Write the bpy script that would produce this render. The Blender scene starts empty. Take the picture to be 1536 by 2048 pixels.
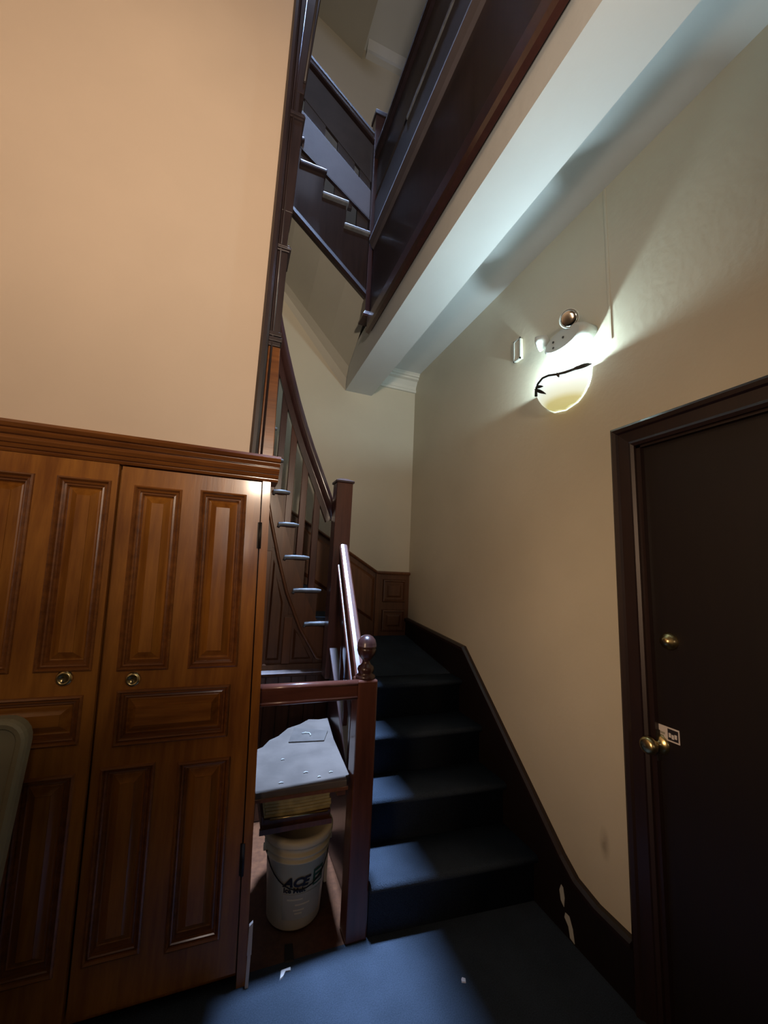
import bpy, bmesh, math, random
from mathutils import Vector, Matrix
random.seed(7)
C = bpy.context.scene.collection
S = bpy.context.scene
# ---------------------------------------------------------------- camera
cam_d = bpy.data.cameras.new('camera')
cam = bpy.data.objects.new('camera', cam_d); C.objects.link(cam)
cam_d.sensor_fit = 'VERTICAL'; cam_d.sensor_height = 36.0
cam_d.lens = 790.0 / 2048.0 * 36.0
cam_d.clip_start = 0.02
R = ((0.93210038, 0.09532609, 0.3494307), (-0.3594185, 0.1240989, 0.924888), (0.04480199, -0.98768031, 0.14993459))
m = Matrix(((R[0][0], -R[0][1], -R[0][2], 0), (R[1][0], -R[1][1], -R[1][2], 0), (R[2][0], -R[2][1], -R[2][2], 1.45), (0, 0, 0, 1)))
cam.matrix_world = m
S.camera = cam
# ---------------------------------------------------------------- world, lights, exposure
w = bpy.data.worlds.new('world'); S.world = w; w.use_nodes = True
w.node_tree.nodes['Background'].inputs[0].default_value = (0.55, 0.6, 0.8, 1)
w.node_tree.nodes['Background'].inputs[1].default_value = 0.012
S.view_settings.view_transform = 'Standard'
S.view_settings.look = 'None'
S.view_settings.gamma = 1.0
S.view_settings.use_curve_mapping = False
S.view_settings.exposure = 0.0

def area(name, loc, target, size, power, col, sy=None, spread=None):
    d = bpy.data.lights.new(name, 'AREA'); d.energy = power; d.color = col; d.size = size
    if sy: d.shape = 'RECTANGLE'; d.size_y = sy
    if spread: d.spread = math.radians(spread)
    o = bpy.data.objects.new(name, d); C.objects.link(o); o.location = loc
    o.rotation_euler = (Vector(target) - Vector(loc)).to_track_quat('-Z', 'Y').to_euler()
    return o
# daylight falling down the stairwell from the skylight above
area('skylight_daylight', (0.40, 2.15, 14.5), (0.68, 2.12, 0.4), 0.90, 54, (0.44, 0.62, 1.0), spread=12)
# added cool fill in the stairwell for the upper back wall and railing boards
area('upper_stair_fill_light', (0.30, 0.6, 6.6), (0.55, 3.1, 5.3), 0.6, 2.6, (0.66, 0.74, 1.0), spread=110)
# the hall's warm lamp, behind the photographer
area('hall_lamp_light', (0.22, -0.9, 2.30), (-0.55, 1.66, 3.6), 0.20, 27, (1.0, 0.79, 0.60), spread=112)
# added warm fill from the left, with no room behind it, brightening the right wall
area('right_wall_fill_light', (-1.30, -0.35, 1.75), (1.45, 1.35, 1.35), 0.4, 4.6, (1.0, 0.66, 0.42), sy=0.9, spread=60)
# pale daylight through the entrance door at the far end of the hall
area('entrance_daylight', (0.15, -4.6, 1.9), (0.0, 1.7, 1.7), 0.22, 5, (1.0, 0.84, 0.76), sy=0.55)
# ---------------------------------------------------------------- materials
def nodes(name):
    m = bpy.data.materials.new(name); m.use_nodes = True
    nt = m.node_tree; b = nt.nodes['Principled BSDF']
    return m, nt, b
def ramp(nt, fac, stops):
    r = nt.nodes.new('ShaderNodeValToRGB')
    while len(r.color_ramp.elements) < len(stops): r.color_ramp.elements.new(0.5)
    for e, (p, c) in zip(r.color_ramp.elements, stops): e.position = p; e.color = (*c, 1)
    nt.links.new(fac, r.inputs[0]); return r
def noise(nt, scale, sx=(1, 1, 1), detail=4, rough=0.5):
    tc = nt.nodes.new('ShaderNodeTexCoord'); mp = nt.nodes.new('ShaderNodeMapping')
    mp.inputs['Scale'].default_value = sx
    n = nt.nodes.new('ShaderNodeTexNoise'); n.inputs['Scale'].default_value = scale
    n.inputs['Detail'].default_value = detail; n.inputs['Roughness'].default_value = rough
    nt.links.new(tc.outputs['Object'], mp.inputs[0]); nt.links.new(mp.outputs[0], n.inputs['Vector'])
    return n
def bump(nt, b, fac, dist, strength=0.5):
    bp = nt.nodes.new('ShaderNodeBump'); bp.inputs['Distance'].default_value = dist; bp.inputs['Strength'].default_value = strength
    nt.links.new(fac, bp.inputs['Height']); nt.links.new(bp.outputs[0], b.inputs['Normal'])
def wood(name, dark, light, rough=0.3, grain=(14, 14, 1.2), coat=0.3, bs=0.25):
    m, nt, b = nodes(name)
    n = noise(nt, 3.0, grain, 6, 0.6)
    n2 = noise(nt, 2.2, (1, 1, 1), 3)
    mx = nt.nodes.new('ShaderNodeMath'); mx.operation = 'MULTIPLY_ADD'; mx.inputs[1].default_value = 0.5
    nt.links.new(n.outputs[0], mx.inputs[0])
    h = nt.nodes.new('ShaderNodeMath'); h.operation = 'MULTIPLY'; h.inputs[1].default_value = 0.5
    nt.links.new(n2.outputs[0], h.inputs[0]); nt.links.new(h.outputs[0], mx.inputs[2])
    r = ramp(nt, mx.outputs[0], [(0.36, dark), (0.62, light)])
    nt.links.new(r.outputs[0], b.inputs['Base Color'])
    b.inputs['Roughness'].default_value = rough
    b.inputs['Coat Weight'].default_value = coat; b.inputs['Coat Roughness'].default_value = 0.12
    bump(nt, b, n.outputs[0], 0.001, bs)
    return m
def plain(name, col, rough=0.6, metal=0.0, var=0.12, scale=6, bd=0.0005, bsc=60):
    m, nt, b = nodes(name)
    n = noise(nt, scale, (1, 1, 1), 4)
    c0 = tuple(c * (1 - var) for c in col); c1 = tuple(min(1, c * (1 + var)) for c in col)
    r = ramp(nt, n.outputs[0], [(0.35, c0), (0.65, c1)])
    nt.links.new(r.outputs[0], b.inputs['Base Color'])
    b.inputs['Roughness'].default_value = rough; b.inputs['Metallic'].default_value = metal
    if bd:
        n2 = noise(nt, bsc, (1, 1, 1), 3); bump(nt, b, n2.outputs[0], bd, 0.5)
    return m
M = {}
M['plaster'] = plain('cream_wall_paint', (0.58, 0.54, 0.43), 0.42, var=0.04, scale=1.5, bd=0.0008, bsc=35)
M['plaster_peach'] = plain('peach_wall_paint', (0.64, 0.50, 0.375), 0.5, var=0.04, scale=1.5, bd=0.0006, bsc=35)
M['white'] = plain('white_ceiling_paint', (0.64, 0.68, 0.69), 0.6, var=0.03, scale=2, bd=0.003, bsc=14)
M['crown'] = plain('white_moulding_paint', (0.66, 0.66, 0.60), 0.5, var=0.03)
M['soffit'] = plain('grey_cream_soffit_paint', (0.48, 0.47, 0.40), 0.6, var=0.04, scale=2, bd=0.002, bsc=20)
M['oak'] = wood('varnished_amber_wood', (0.20, 0.065, 0.010), (0.42, 0.165, 0.025), 0.30, coat=0.45)
M['oak_h'] = wood('varnished_amber_wood_horizontal', (0.20, 0.065, 0.010), (0.42, 0.165, 0.025), 0.25, (1.2, 14, 14), coat=0.6)
M['rail_trim'] = wood('dark_amber_moulding_wood', (0.12, 0.038, 0.010), (0.27, 0.098, 0.022), 0.3, (1.2, 14, 14), coat=0.6)
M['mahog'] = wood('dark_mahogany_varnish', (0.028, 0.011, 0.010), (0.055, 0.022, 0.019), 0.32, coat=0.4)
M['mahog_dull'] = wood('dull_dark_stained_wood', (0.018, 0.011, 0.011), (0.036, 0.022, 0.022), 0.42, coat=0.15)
M['mahog_red'] = wood('red_mahogany_varnish', (0.060, 0.021, 0.013), (0.12, 0.042, 0.026), 0.28, coat=0.5)
M['mahog_h'] = wood('red_mahogany_varnish_rail', (0.08, 0.026, 0.018), (0.16, 0.055, 0.035), 0.3, (1.2, 10, 10), coat=0.5)
M['mahog_y'] = wood('red_mahogany_varnish_sloping_rail', (0.07, 0.026, 0.018), (0.13, 0.05, 0.034), 0.36, (10, 1.0, 10), coat=0.25)
M['brown'] = wood('brown_spandrel_wood', (0.06, 0.022, 0.010), (0.14, 0.055, 0.022), 0.4, coat=0.25)
M['brown_mid'] = wood('brown_string_wood', (0.09, 0.032, 0.013), (0.18, 0.07, 0.028), 0.35, coat=0.3)
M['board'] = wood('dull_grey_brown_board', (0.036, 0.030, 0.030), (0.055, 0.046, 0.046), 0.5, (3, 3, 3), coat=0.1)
M['board_cool_lit'] = plain('cool_lit_violet_grey_board', (0.10, 0.088, 0.10), 0.55, var=0.12, scale=5)  # brown wood; the cool light on it is put into this violet tint
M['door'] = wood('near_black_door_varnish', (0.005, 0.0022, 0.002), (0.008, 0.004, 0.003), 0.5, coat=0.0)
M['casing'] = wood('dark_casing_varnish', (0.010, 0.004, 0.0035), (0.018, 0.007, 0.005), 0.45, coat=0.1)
M['brass'] = plain('worn_brass', (0.62, 0.50, 0.24), 0.28, 1.0, var=0.1, bd=0)
M['iron'] = plain('dark_iron', (0.03, 0.025, 0.022), 0.5, 0.6)
M['black'] = plain('black_print', (0.012, 0.010, 0.016), 0.6, bd=0)
M['green'] = plain('green_print', (0.02, 0.10, 0.06), 0.6, bd=0)
M['greyprint'] = plain('grey_print', (0.30, 0.29, 0.24), 0.6, bd=0)
M['bucket'] = plain('cream_bucket_plastic', (0.76, 0.67, 0.44), 0.45, var=0.05, bd=0)
M['label'] = plain('faded_label_paper', (0.47, 0.44, 0.34), 0.7, var=0.08, bd=0)
M['paper'] = plain('white_paper', (0.62, 0.58, 0.55), 0.8, var=0.05, bd=0)
M['yellow'] = plain('yellowed_paper', (0.50, 0.40, 0.16), 0.7, var=0.25, scale=20)
M['greyboard'] = plain('scratched_grey_board', (0.105, 0.086, 0.070), 0.5, var=0.16, scale=9, bd=0.001, bsc=40)
M['greyboard2'] = plain('grey_offcut', (0.085, 0.072, 0.060), 0.5, var=0.12, scale=16)
M['plastic_white'] = plain('white_lamp_plastic', (0.45, 0.47, 0.44), 0.4, var=0.02, bd=0)
M['beige'] = plain('beige_moulded_plastic', (0.30, 0.275, 0.17), 0.5, var=0.06)
M['chrome'] = plain('lamp_reflector', (0.75, 0.72, 0.66), 0.12, 1.0, var=0.05, bd=0)
M['nose'] = plain('dusty_lit_edge', (0.17, 0.18, 0.185), 0.5, var=0.25, scale=25)  # dusty tread grey, also used to paint the lit line in the landing railing
M['chip'] = plain('bare_plaster_chip', (0.45, 0.46, 0.42), 0.8)
# carpet
def carpet(name, c0, c1):
    m, nt, b = nodes(name)
    n = noise(nt, 260, (1, 1, 1), 2, 0.7); n2 = noise(nt, 5, (1, 1, 1), 3)
    ad = nt.nodes.new('ShaderNodeMath'); ad.operation = 'MULTIPLY_ADD'; ad.inputs[1].default_value = 0.35
    nt.links.new(n2.outputs[0], ad.inputs[0])
    h = nt.nodes.new('ShaderNodeMath'); h.operation = 'MULTIPLY'; h.inputs[1].default_value = 0.65
    nt.links.new(n.outputs[0], h.inputs[0]); nt.links.new(h.outputs[0], ad.inputs[2])
    r = ramp(nt, ad.outputs[0], [(0.38, c0), (0.62, c1)])
    nt.links.new(r.outputs[0], b.inputs['Base Color']); b.inputs['Roughness'].default_value = 0.95
    b.inputs['Specular IOR Level'].default_value = 0.1
    bump(nt, b, n.outputs[0], 0.004, 0.7)
    return m
M['carpet'] = carpet('blue_grey_carpet', (0.025, 0.034, 0.045), (0.043, 0.057, 0.078))
# right wall paint with a scuff of its own
def wall_right_mat():
    m, nt, b = nodes('cream_wall_paint_with_scuff')
    n = noise(nt, 1.5, (1, 1, 1), 4)
    r = ramp(nt, n.outputs[0], [(0.35, (0.52, 0.485, 0.375)), (0.65, (0.58, 0.54, 0.42))])
    tc = nt.nodes.new('ShaderNodeTexCoord'); mp = nt.nodes.new('ShaderNodeMapping'); mp.vector_type = 'POINT'
    mp.inputs['Location'].default_value = (-1.459 * 8, -1.272 * 38, -0.445 * 15)
    mp.inputs['Scale'].default_value = (8, 38, 15)
    nt.links.new(tc.outputs['Object'], mp.inputs[0])
    g = nt.nodes.new('ShaderNodeTexGradient'); g.gradient_type = 'SPHERICAL'; nt.links.new(mp.outputs[0], g.inputs[0])
    n3 = noise(nt, 30, (1, 1, 1), 4)
    mu = nt.nodes.new('ShaderNodeMath'); mu.operation = 'MULTIPLY'; nt.links.new(g.outputs['Fac'], mu.inputs[0]); nt.links.new(n3.outputs[0], mu.inputs[1])
    mx = nt.nodes.new('ShaderNodeMix'); mx.data_type = 'RGBA'
    nt.links.new(mu.outputs[0], mx.inputs[0]); nt.links.new(r.outputs[0], mx.inputs[6]); mx.inputs[7].default_value = (0.12, 0.085, 0.05, 1)
    nt.links.new(mx.outputs[2], b.inputs['Base Color']); b.inputs['Roughness'].default_value = 0.4
    n2 = noise(nt, 35, (1, 1, 1), 3); bump(nt, b, n2.outputs[0], 0.002, 0.5)
    return m
M['wall_right'] = wall_right_mat()
def emis(name, col, strength, base=(0.8, 0.8, 0.8)):
    m, nt, b = nodes(name)
    n = noise(nt, 8); r = ramp(nt, n.outputs[0], [(0.3, tuple(c * 0.9 for c in col)), (0.7, col)])
    b.inputs['Base Color'].default_value = (*base, 1)
    nt.links.new(r.outputs[0], b.inputs['Emission Color']); b.inputs['Emission Strength'].default_value = strength
    b.inputs['Roughness'].default_value = 0.3
    return m
# ---------------------------------------------------------------- mesh builder
class MB:
    def __init__(s): s.v = []; s.f = []; s.sm = []
    def add(s, vs, fs, smooth=False):
        o = len(s.v); s.v += [tuple(v) for v in vs]
        for f in fs: s.f.append(tuple(o + i for i in f)); s.sm.append(smooth)
        return s
    def box(s, x0, x1, y0, y1, z0, z1):
        v = [(x, y, z) for x in (x0, x1) for y in (y0, y1) for z in (z0, z1)]
        return s.add(v, [(0, 1, 3, 2), (4, 6, 7, 5), (0, 4, 5, 1), (2, 3, 7, 6), (0, 2, 6, 4), (1, 5, 7, 3)])
    def hexa(s, a, b):       # a, b: two quads (4 points each), joined
        return s.add(list(a) + list(b), [(0, 1, 2, 3), (7, 6, 5, 4), (0, 4, 5, 1), (1, 5, 6, 2), (2, 6, 7, 3), (3, 7, 4, 0)])
    def loft(s, A, B, smooth=False):   # two equal polygons
        n = len(A)
        s.add(list(A) + list(B), [tuple(range(n)), tuple(range(2 * n - 1, n - 1, -1))])
        return s.add(list(A) + list(B), [(i, i + n, (i + 1) % n + n, (i + 1) % n) for i in range(n)], smooth)
    def sweep(s, secs, smooth=False):  # list of equal cross sections, capped
        n = len(secs[0]); vs = [p for c in secs for p in c]; fs = []
        for k in range(len(secs) - 1):
            for i in range(n):
                j = (i + 1) % n
                fs.append((k * n + i, (k + 1) * n + i, (k + 1) * n + j, k * n + j))
        s.add(vs, fs, smooth)
        e = (len(secs) - 1) * n
        s.add(secs[0], [tuple(range(n))]); s.add(secs[-1], [tuple(range(n - 1, -1, -1))])
        return s
    def rings(s, x0, x1, z0, z1, prof, y):   # concentric rectangles facing -Y: prof = (inset, depth)
        vs = []; fs = []
        for d, h in prof: vs += [(x0 + d, y + h, z0 + d), (x1 - d, y + h, z0 + d), (x1 - d, y + h, z1 - d), (x0 + d, y + h, z1 - d)]
        for k in range(len(prof) - 1):
            for i in range(4):
                j = (i + 1) % 4; fs.append((4 * k + i, 4 * k + j, 4 * k + 4 + j, 4 * k + 4 + i))
        return s.add(vs, fs), vs[-4:]
    def lathe(s, c, prof, n=20, axis='z', smooth=True):
        vs = []; fs = []
        for r, h in prof:
            for i in range(n):
                a = 2 * math.pi * i / n; u, v = r * math.cos(a), r * math.sin(a)
                if axis == 'z': vs.append((c[0] + u, c[1] + v, c[2] + h))
                elif axis == 'x': vs.append((c[0] + h, c[1] + u, c[2] + v))
                else: vs.append((c[0] + u, c[1] + h, c[2] + v))
        for k in range(len(prof) - 1):
            for i in range(n): j = (i + 1) % n; fs.append((k * n + i, k * n + j, (k + 1) * n + j, (k + 1) * n + i))
        fs.append(tuple(range(n - 1, -1, -1))); fs.append(tuple((len(prof) - 1) * n + i for i in range(n)))
        return s.add(vs, fs, smooth)
    def tube(s, pts, r, n=8):
        pts = [Vector(p) for p in pts]; secs = []
        rr = r if isinstance(r, (list, tuple)) else [r] * len(pts)
        for i, p in enumerate(pts):
            t = (pts[min(i + 1, len(pts) - 1)] - pts[max(i - 1, 0)]).normalized()
            u = t.cross(Vector((0.13, 0.27, 0.95))).normalized(); v = t.cross(u)
            secs.append([p + (u * math.cos(2 * math.pi * k / n) + v * math.sin(2 * math.pi * k / n)) * rr[i] for k in range(n)])
        return s.sweep(secs, True)
def obj(name, mb, mat, parent=None, loc=None, bevel=0, **props):
    """links one mesh object; coordinates of mb are world ones"""
    off = Vector((0, 0, 0)); p = parent
    while p is not None: off += Vector(p.location); p = p.parent
    if loc is not None: off += Vector(loc)
    me = bpy.data.meshes.new(name)
    me.from_pydata([(Vector(v) - off) for v in mb.v], [], mb.f)
    me.polygons.foreach_set('use_smooth', mb.sm)
    bm = bmesh.new(); bm.from_mesh(me); bmesh.ops.remove_doubles(bm, verts=bm.verts, dist=1e-5)
    bmesh.ops.recalc_face_normals(bm, faces=bm.faces); bm.to_mesh(me); bm.free()
    me.materials.append(M[mat] if isinstance(mat, str) else mat)
    o = bpy.data.objects.new(name, me); C.objects.link(o)
    if parent is not None: o.parent = parent
    if loc is not None: o.location = loc
    if bevel:
        b = o.modifiers.new('bevel', 'BEVEL'); b.width = bevel; b.segments = 2; b.limit_method = 'ANGLE'; b.angle_limit = math.radians(40)
    for k, v in props.items(): o[k] = v
    return o
def thing(name, label, cat, loc, group=None):
    o = bpy.data.objects.new(name, None); C.objects.link(o); o.location = loc; o.empty_display_size = 0.1
    o['label'] = label; o['category'] = cat
    if group: o['group'] = group
    return o
def struct(name, mb, mat, bevel=0, **kw): return obj(name, mb, mat, bevel=bevel, kind='structure', **kw)
def bx(*a): return MB().box(*a)
XR, YB = 1.459, 3.18          # right wall, back wall
# ================================================================ STRUCTURE
struct('floor', bx(-1.45, XR + 0.1, -5.0, 1.70, -0.10, 0.0), 'carpet')
fl = struct('floor_alcove', bx(-1.45, 0.66, 1.701, YB, -0.10, -0.004), 'brown')
# right wall with the doorway
wr = MB(); wr.box(XR, XR + 0.16, 1.07, YB + 0.1, -0.1, 15.0); wr.box(XR, XR + 0.16, 0.02, 1.07, 2.01, 15.0); wr.box(XR, XR + 0.16, -5.0, 0.02, -0.1, 15.0)
wall_r = struct('wall_right', wr, 'wall_right')
struct('wall_back', bx(-1.6, XR + 0.16, YB, YB + 0.12, -0.1, 15.0), 'plaster')
struct('wall_left', bx(-1.45, 0.045, 1.66, 1.78, 1.86, 15.0), 'plaster_peach')
struct('wall_closet', MB().hexa([(0.165, 1.72, -0.1), (0.125, 1.72, -0.1), (0.125, 2.6, -0.1), (0.165, 2.6, -0.1)],
                                [(0.105, 1.72, 1.88), (0.065, 1.72, 1.88), (0.065, 2.6, 1.88), (0.105, 2.6, 1.88)]), 'brown')
struct('wall_hall', bx(-1.57, -1.45, -5.0, YB, -0.1, 15.0), 'plaster_peach')
struct('wall_entrance', bx(-1.57, XR + 0.16, -5.12, -5.0, -0.1, 15.0), 'plaster_peach')
# ceiling over the stair foot, beam, landing floor above
ce = bx(1.0, XR, -5.0, YB, 3.262, 3.86)
struct('ceiling', ce, 'white')
bm_ = MB().box(0.79, 1.03, -5.0, YB, 3.0, 3.30)
struct('trim_1', bm_, 'white', label='white boxed beam under the landing edge')
lf = MB().box(0.795, 1.0, -5.0, YB - 0.5, 3.30, 3.86)
struct('trim_2', lf, 'plaster', label='plaster face above the beam')
lf = MB().box(0.78, XR, -5.0, 2.62, 3.86, 3.90); struct('floor_landing', lf, 'mahog')
# third floor: cornice, ceiling and soffit of the last flight
struct('ceiling_upper', bx(0.74, XR, 1.4, YB, 6.65, 6.8), 'white')
cr = MB().loft([(0.78, YB, 6.55), (0.78, YB - 0.05, 6.56), (0.78, YB - 0.05, 6.60), (0.78, YB - 0.10, 6.65), (0.78, YB, 6.65)],
               [(XR, YB, 6.55), (XR, YB - 0.05, 6.56), (XR, YB - 0.05, 6.60), (XR, YB - 0.10, 6.65), (XR, YB, 6.65)])
struct('trim_3', cr, 'white')
so = MB().hexa([(0.74, 2.55, 6.42), (0.74, YB, 6.52), (0.74, YB, 6.65), (0.74, 2.55, 6.65)],
               [(-0.6, 2.55, 7.12), (-0.6, YB, 7.22), (-0.6, YB, 7.40), (-0.6, 2.55, 7.40)])
struct('ceiling_flight', so, 'soffit')
# crown moulding between beam and right wall
prof = [(0, 3.11), (0.018, 3.112), (0.022, 3.13), (0.014, 3.14), (0.018, 3.165), (0.045, 3.205), (0.07, 3.215), (0.07, 3.23), (0.085, 3.236), (0.085, 3.248), (0.10, 3.262), (0, 3.262)]
cr = MB().loft([(1.03, YB - a, z) for a, z in prof], [(XR, YB - a, z) for a, z in prof])
struct('trim_4', cr, 'crown')
# soffit of the upper flight (plaster), rising left
def zl(x, x0, z0, x1, z1): return z0 + (x - x0) * (z1 - z0) / (x1 - x0)
f = lambda x: zl(x, 0.741, 3.46, 0.196, 3.92)
b = lambda x: zl(x, 0.74, 3.24, 0.23, 3.78)
c = lambda x: zl(x, 0.79, 3.0, 0.209, 3.69)
secs = []
for x in (0.788, 0.6, 0.4, 0.2, 0.0, -0.4, -1.0):
    secs.append([(x, 2.60, f(x)), (x, YB - 0.07, b(x)), (x, YB - 0.015, (b(x) + c(x)) / 2 + 0.01), (x, YB, c(x)), (x, YB, f(x) + 0.1), (x, 2.60, f(x) + 0.06)])
struct('ceiling_soffit', MB().sweep(secs), 'soffit')
# fascia boards along the landing edge
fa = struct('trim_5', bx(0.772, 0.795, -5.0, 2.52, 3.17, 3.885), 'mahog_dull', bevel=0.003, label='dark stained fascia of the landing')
y0, y1 = -5.0, 2.52
pf = [(0.772, 3.14), (0.750, 3.15), (0.742, 3.175), (0.752, 3.195), (0.752, 3.27), (0.760, 3.29), (0.772, 3.30)]
obj('moulding', MB().loft([(x, y0, z) for x, z in pf], [(x, y1, z) for x, z in pf]), 'mahog', fa)
pf = [(0.772, 3.83), (0.755, 3.845), (0.742, 3.875), (0.735, 3.89), (0.738, 3.912), (0.772, 3.915)]
obj('nosing', MB().loft([(x, y0, z) for x, z in pf], [(x, y1, z) for x, z in pf]), 'board_cool_lit', fa)  # lit edge of the landing floor painted in with the violet tint

# ---------------------------------------------------------------- baseboard / stair skirt on the right wall
top = [(1.155, 0.195), (1.30, 0.20), (1.40, 0.225), (1.47, 0.275), (2.263, 0.985), (YB, 1.055)]
A = [(XR - 0.022, y, z) for y, z in top] + [(XR - 0.022, YB, 0.0), (XR - 0.022, 1.155, 0.0)]
B = [(XR, p[1], p[2]) for p in A]
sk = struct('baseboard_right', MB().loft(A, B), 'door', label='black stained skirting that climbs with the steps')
secs = []
for i, (y, z) in enumerate(top):
    secs.append([(XR - 0.022, y, z - 0.012), (XR - 0.034, y, z - 0.006), (XR - 0.034, y, z + 0.010), (XR - 0.020, y, z + 0.018), (XR, y, z + 0.018), (XR, y, z - 0.012)])
obj('cap_moulding', MB().sweep(secs), 'casing', sk)
def blob(pts, x, th=0.002): return MB().loft([(x, y, z) for y, z in pts], [(x - th, y, z) for y, z in pts])
obj('paint_chip', blob([(1.475, 0.175), (1.485, 0.15), (1.478, 0.115), (1.462, 0.10), (1.458, 0.135), (1.465, 0.17)], XR - 0.022), 'chip', sk)
obj('paint_chip', blob([(1.455, 0.085), (1.46, 0.065), (1.44, 0.045), (1.432, 0.01), (1.41, 0.005), (1.418, 0.05), (1.435, 0.085)], XR - 0.022), 'chip', sk)
struct('baseboard_hall', bx(XR - 0.022, XR, -5.0, -0.08, 0.0, 0.19), 'door')

# ---------------------------------------------------------------- black entry door on the right
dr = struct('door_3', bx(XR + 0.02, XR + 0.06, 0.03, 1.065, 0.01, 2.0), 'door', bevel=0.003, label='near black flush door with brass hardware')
cs = MB()
yo, yi, zo, zi = 1.153, 1.062, 2.08, 1.995
cpf = [(0.0, 0.0), (0.0, 0.024), (0.010, 0.030), (0.024, 0.026), (0.030, 0.018), (0.070, 0.014), (0.080, 0.018), (0.091, 0.012), (0.091, 0.0)]
def cas(d, h, lo, zz): return (XR - h, lo - d, zz)
secsL = [[(XR - h, yo - d, 0.0) for d, h in cpf], [(XR - h, yo - d, zo - d) for d, h in cpf], [(XR - h, -0.07 + d, zo - d) for d, h in cpf], [(XR - h, -0.07 + d, 0.0) for d, h in cpf]]
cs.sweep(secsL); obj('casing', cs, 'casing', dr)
obj('door_stop', MB().box(XR, XR + 0.035, 1.045, 1.063, 0.0, 1.995).box(XR, XR + 0.035, 0.02, 1.063, 1.98, 1.995), 'casing', dr)
kx = XR + 0.02
obj('deadbolt', MB().lathe((kx, 0.990, 1.252), [(0.0, -0.026), (0.012, -0.026), (0.014, -0.022), (0.024, -0.018), (0.029, -0.006), (0.031, 0.0), (0.0, 0.0)], 24, 'x'), 'brass', dr)
kn = obj('knob', MB().lathe((kx, 1.045, 0.893), [(0.0, -0.075), (0.018, -0.075), (0.027, -0.068), (0.030, -0.056), (0.026, -0.044), (0.014, -0.036), (0.012, -0.016), (0.026, -0.010), (0.034, -0.004), (0.035, 0.0), (0.0, 0.0)], 24, 'x'), 'brass', dr)
obj('strike_plate', bx(XR + 0.001, XR + 0.034, 1.041, 1.045, 0.84, 0.94), 'iron', dr)
# notice sticker on the door
st = thing('door_sticker', 'small white rectangular sticker above the brass knob of the black door', 'sticker', (kx - 0.001, 1.033, 0.937))
obj('paper_strip', bx(kx - 0.0015, kx - 0.0002, 0.975, 1.092, 0.914, 0.960), 'paper', st)
obj('logo_patch', bx(kx - 0.0022, kx - 0.0014, 0.979, 1.014, 0.919, 0.955), 'black', st)
for k, (a, b_, z_) in enumerate([(0.983, 0.991, 0.934), (0.993, 1.001, 0.931), (1.003, 1.0105, 0.934)]):
    obj('logo_mark', bx(kx - 0.003, kx - 0.0021, a, b_, z_ - 0.006, z_ + 0.008), 'paper', st)
obj('print_line', MB().box(kx - 0.0022, kx - 0.0014, 1.024, 1.082, 0.931, 0.938).box(kx - 0.0022, kx - 0.0014, 1.028, 1.076, 0.924, 0.928), 'greyprint', st)

# ---------------------------------------------------------------- closet front (leans a touch: old house)
K = 0.037
def lean(o):
    for v in o.data.vertices:
        off = 0.0
        v.co.x += K * (1.8 - v.co.z)
YC = 1.66
PAN = [(0.0, 0.0), (0.002, -0.007), (0.007, -0.010), (0.011, -0.003), (0.013, 0.004), (0.017, 0.001), (0.021, 0.003), (0.023, 0.011), (0.028, 0.010), (0.033, 0.022)]
FLD = [(0.033, 0.022), (0.036, 0.024), (0.040, 0.022), (0.060, 0.006), (0.0605, 0.003)]
def closet_door(name, x0, x1, panels, dy, lock, label, hinges=()):
    y = YC + dy
    fr = MB()
    # frame as a plate with rectangular openings (grid)
    xs = sorted({x0, x1} | {p[0] for p in panels} | {p[1] for p in panels}); zs = sorted({0.045, 1.79} | {p[2] for p in panels} | {p[3] for p in panels})
    def solid(xa, xb, za, zb):
        xm, zm = (xa + xb) / 2, (za + zb) / 2
        return not any(p[0] < xm < p[1] and p[2] < zm < p[3] for p in panels)
    for i in range(len(xs) - 1):
        for j in range(len(zs) - 1):
            if solid(xs[i], xs[i + 1], zs[j], zs[j + 1]): fr.box(xs[i], xs[i + 1], y, y + 0.035, zs[j], zs[j + 1])
    d = struct(name, fr, 'oak', label=label); lean(d)
    bmm = bmesh.new(); bmm.from_mesh(d.data)
    # drop inner double faces
    seen = {}
    for fc in bmm.faces:
        seen.setdefault(tuple(round(q, 4) for q in fc.calc_center_median()), []).append(fc)
    bmesh.ops.delete(bmm, geom=[fc for l in seen.values() if len(l) > 1 for fc in l], context='FACES')
    bmm.to_mesh(d.data); bmm.free()
    for p in panels:
        wide = (p[1] - p[0]) > 0.25
        a, _ = MB().rings(*p, PAN, y); o = obj('panel_moulding', a, 'rail_trim', d); lean(o)
        a, q = MB().rings(*p, FLD, y); a.add(q, [(0, 1, 2, 3)]); o = obj('panel', a, 'oak_h' if wide else 'oak', d); lean(o)
    lk = MB().lathe((lock[0], y, lock[1]), [(0.0, -0.010), (0.013, -0.010), (0.0135, -0.013), (0.021, -0.011), (0.0245, -0.004), (0.025, 0.0), (0.0, 0.0)], 24, 'y')
    lo_ = obj('lock', lk, 'brass', d); lean(lo_)
    ks = obj('keyhole', MB().box(lock[0] - 0.0015, lock[0] + 0.0015, y - 0.0145, y - 0.009, lock[1] - 0.011, lock[1] - 0.001), 'black', lo_); lean(ks)
    for hz in hinges:
        o = obj('hinge', MB().lathe((x1 + 0.004, y - 0.004, hz), [(0, 0), (0.006, 0), (0.006, 0.105), (0.0, 0.105)], 10).box(x1 - 0.006, x1 + 0.003, y - 0.002, y + 0.002, hz, hz + 0.105), 'iron', d); lean(o)
    return d
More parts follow.
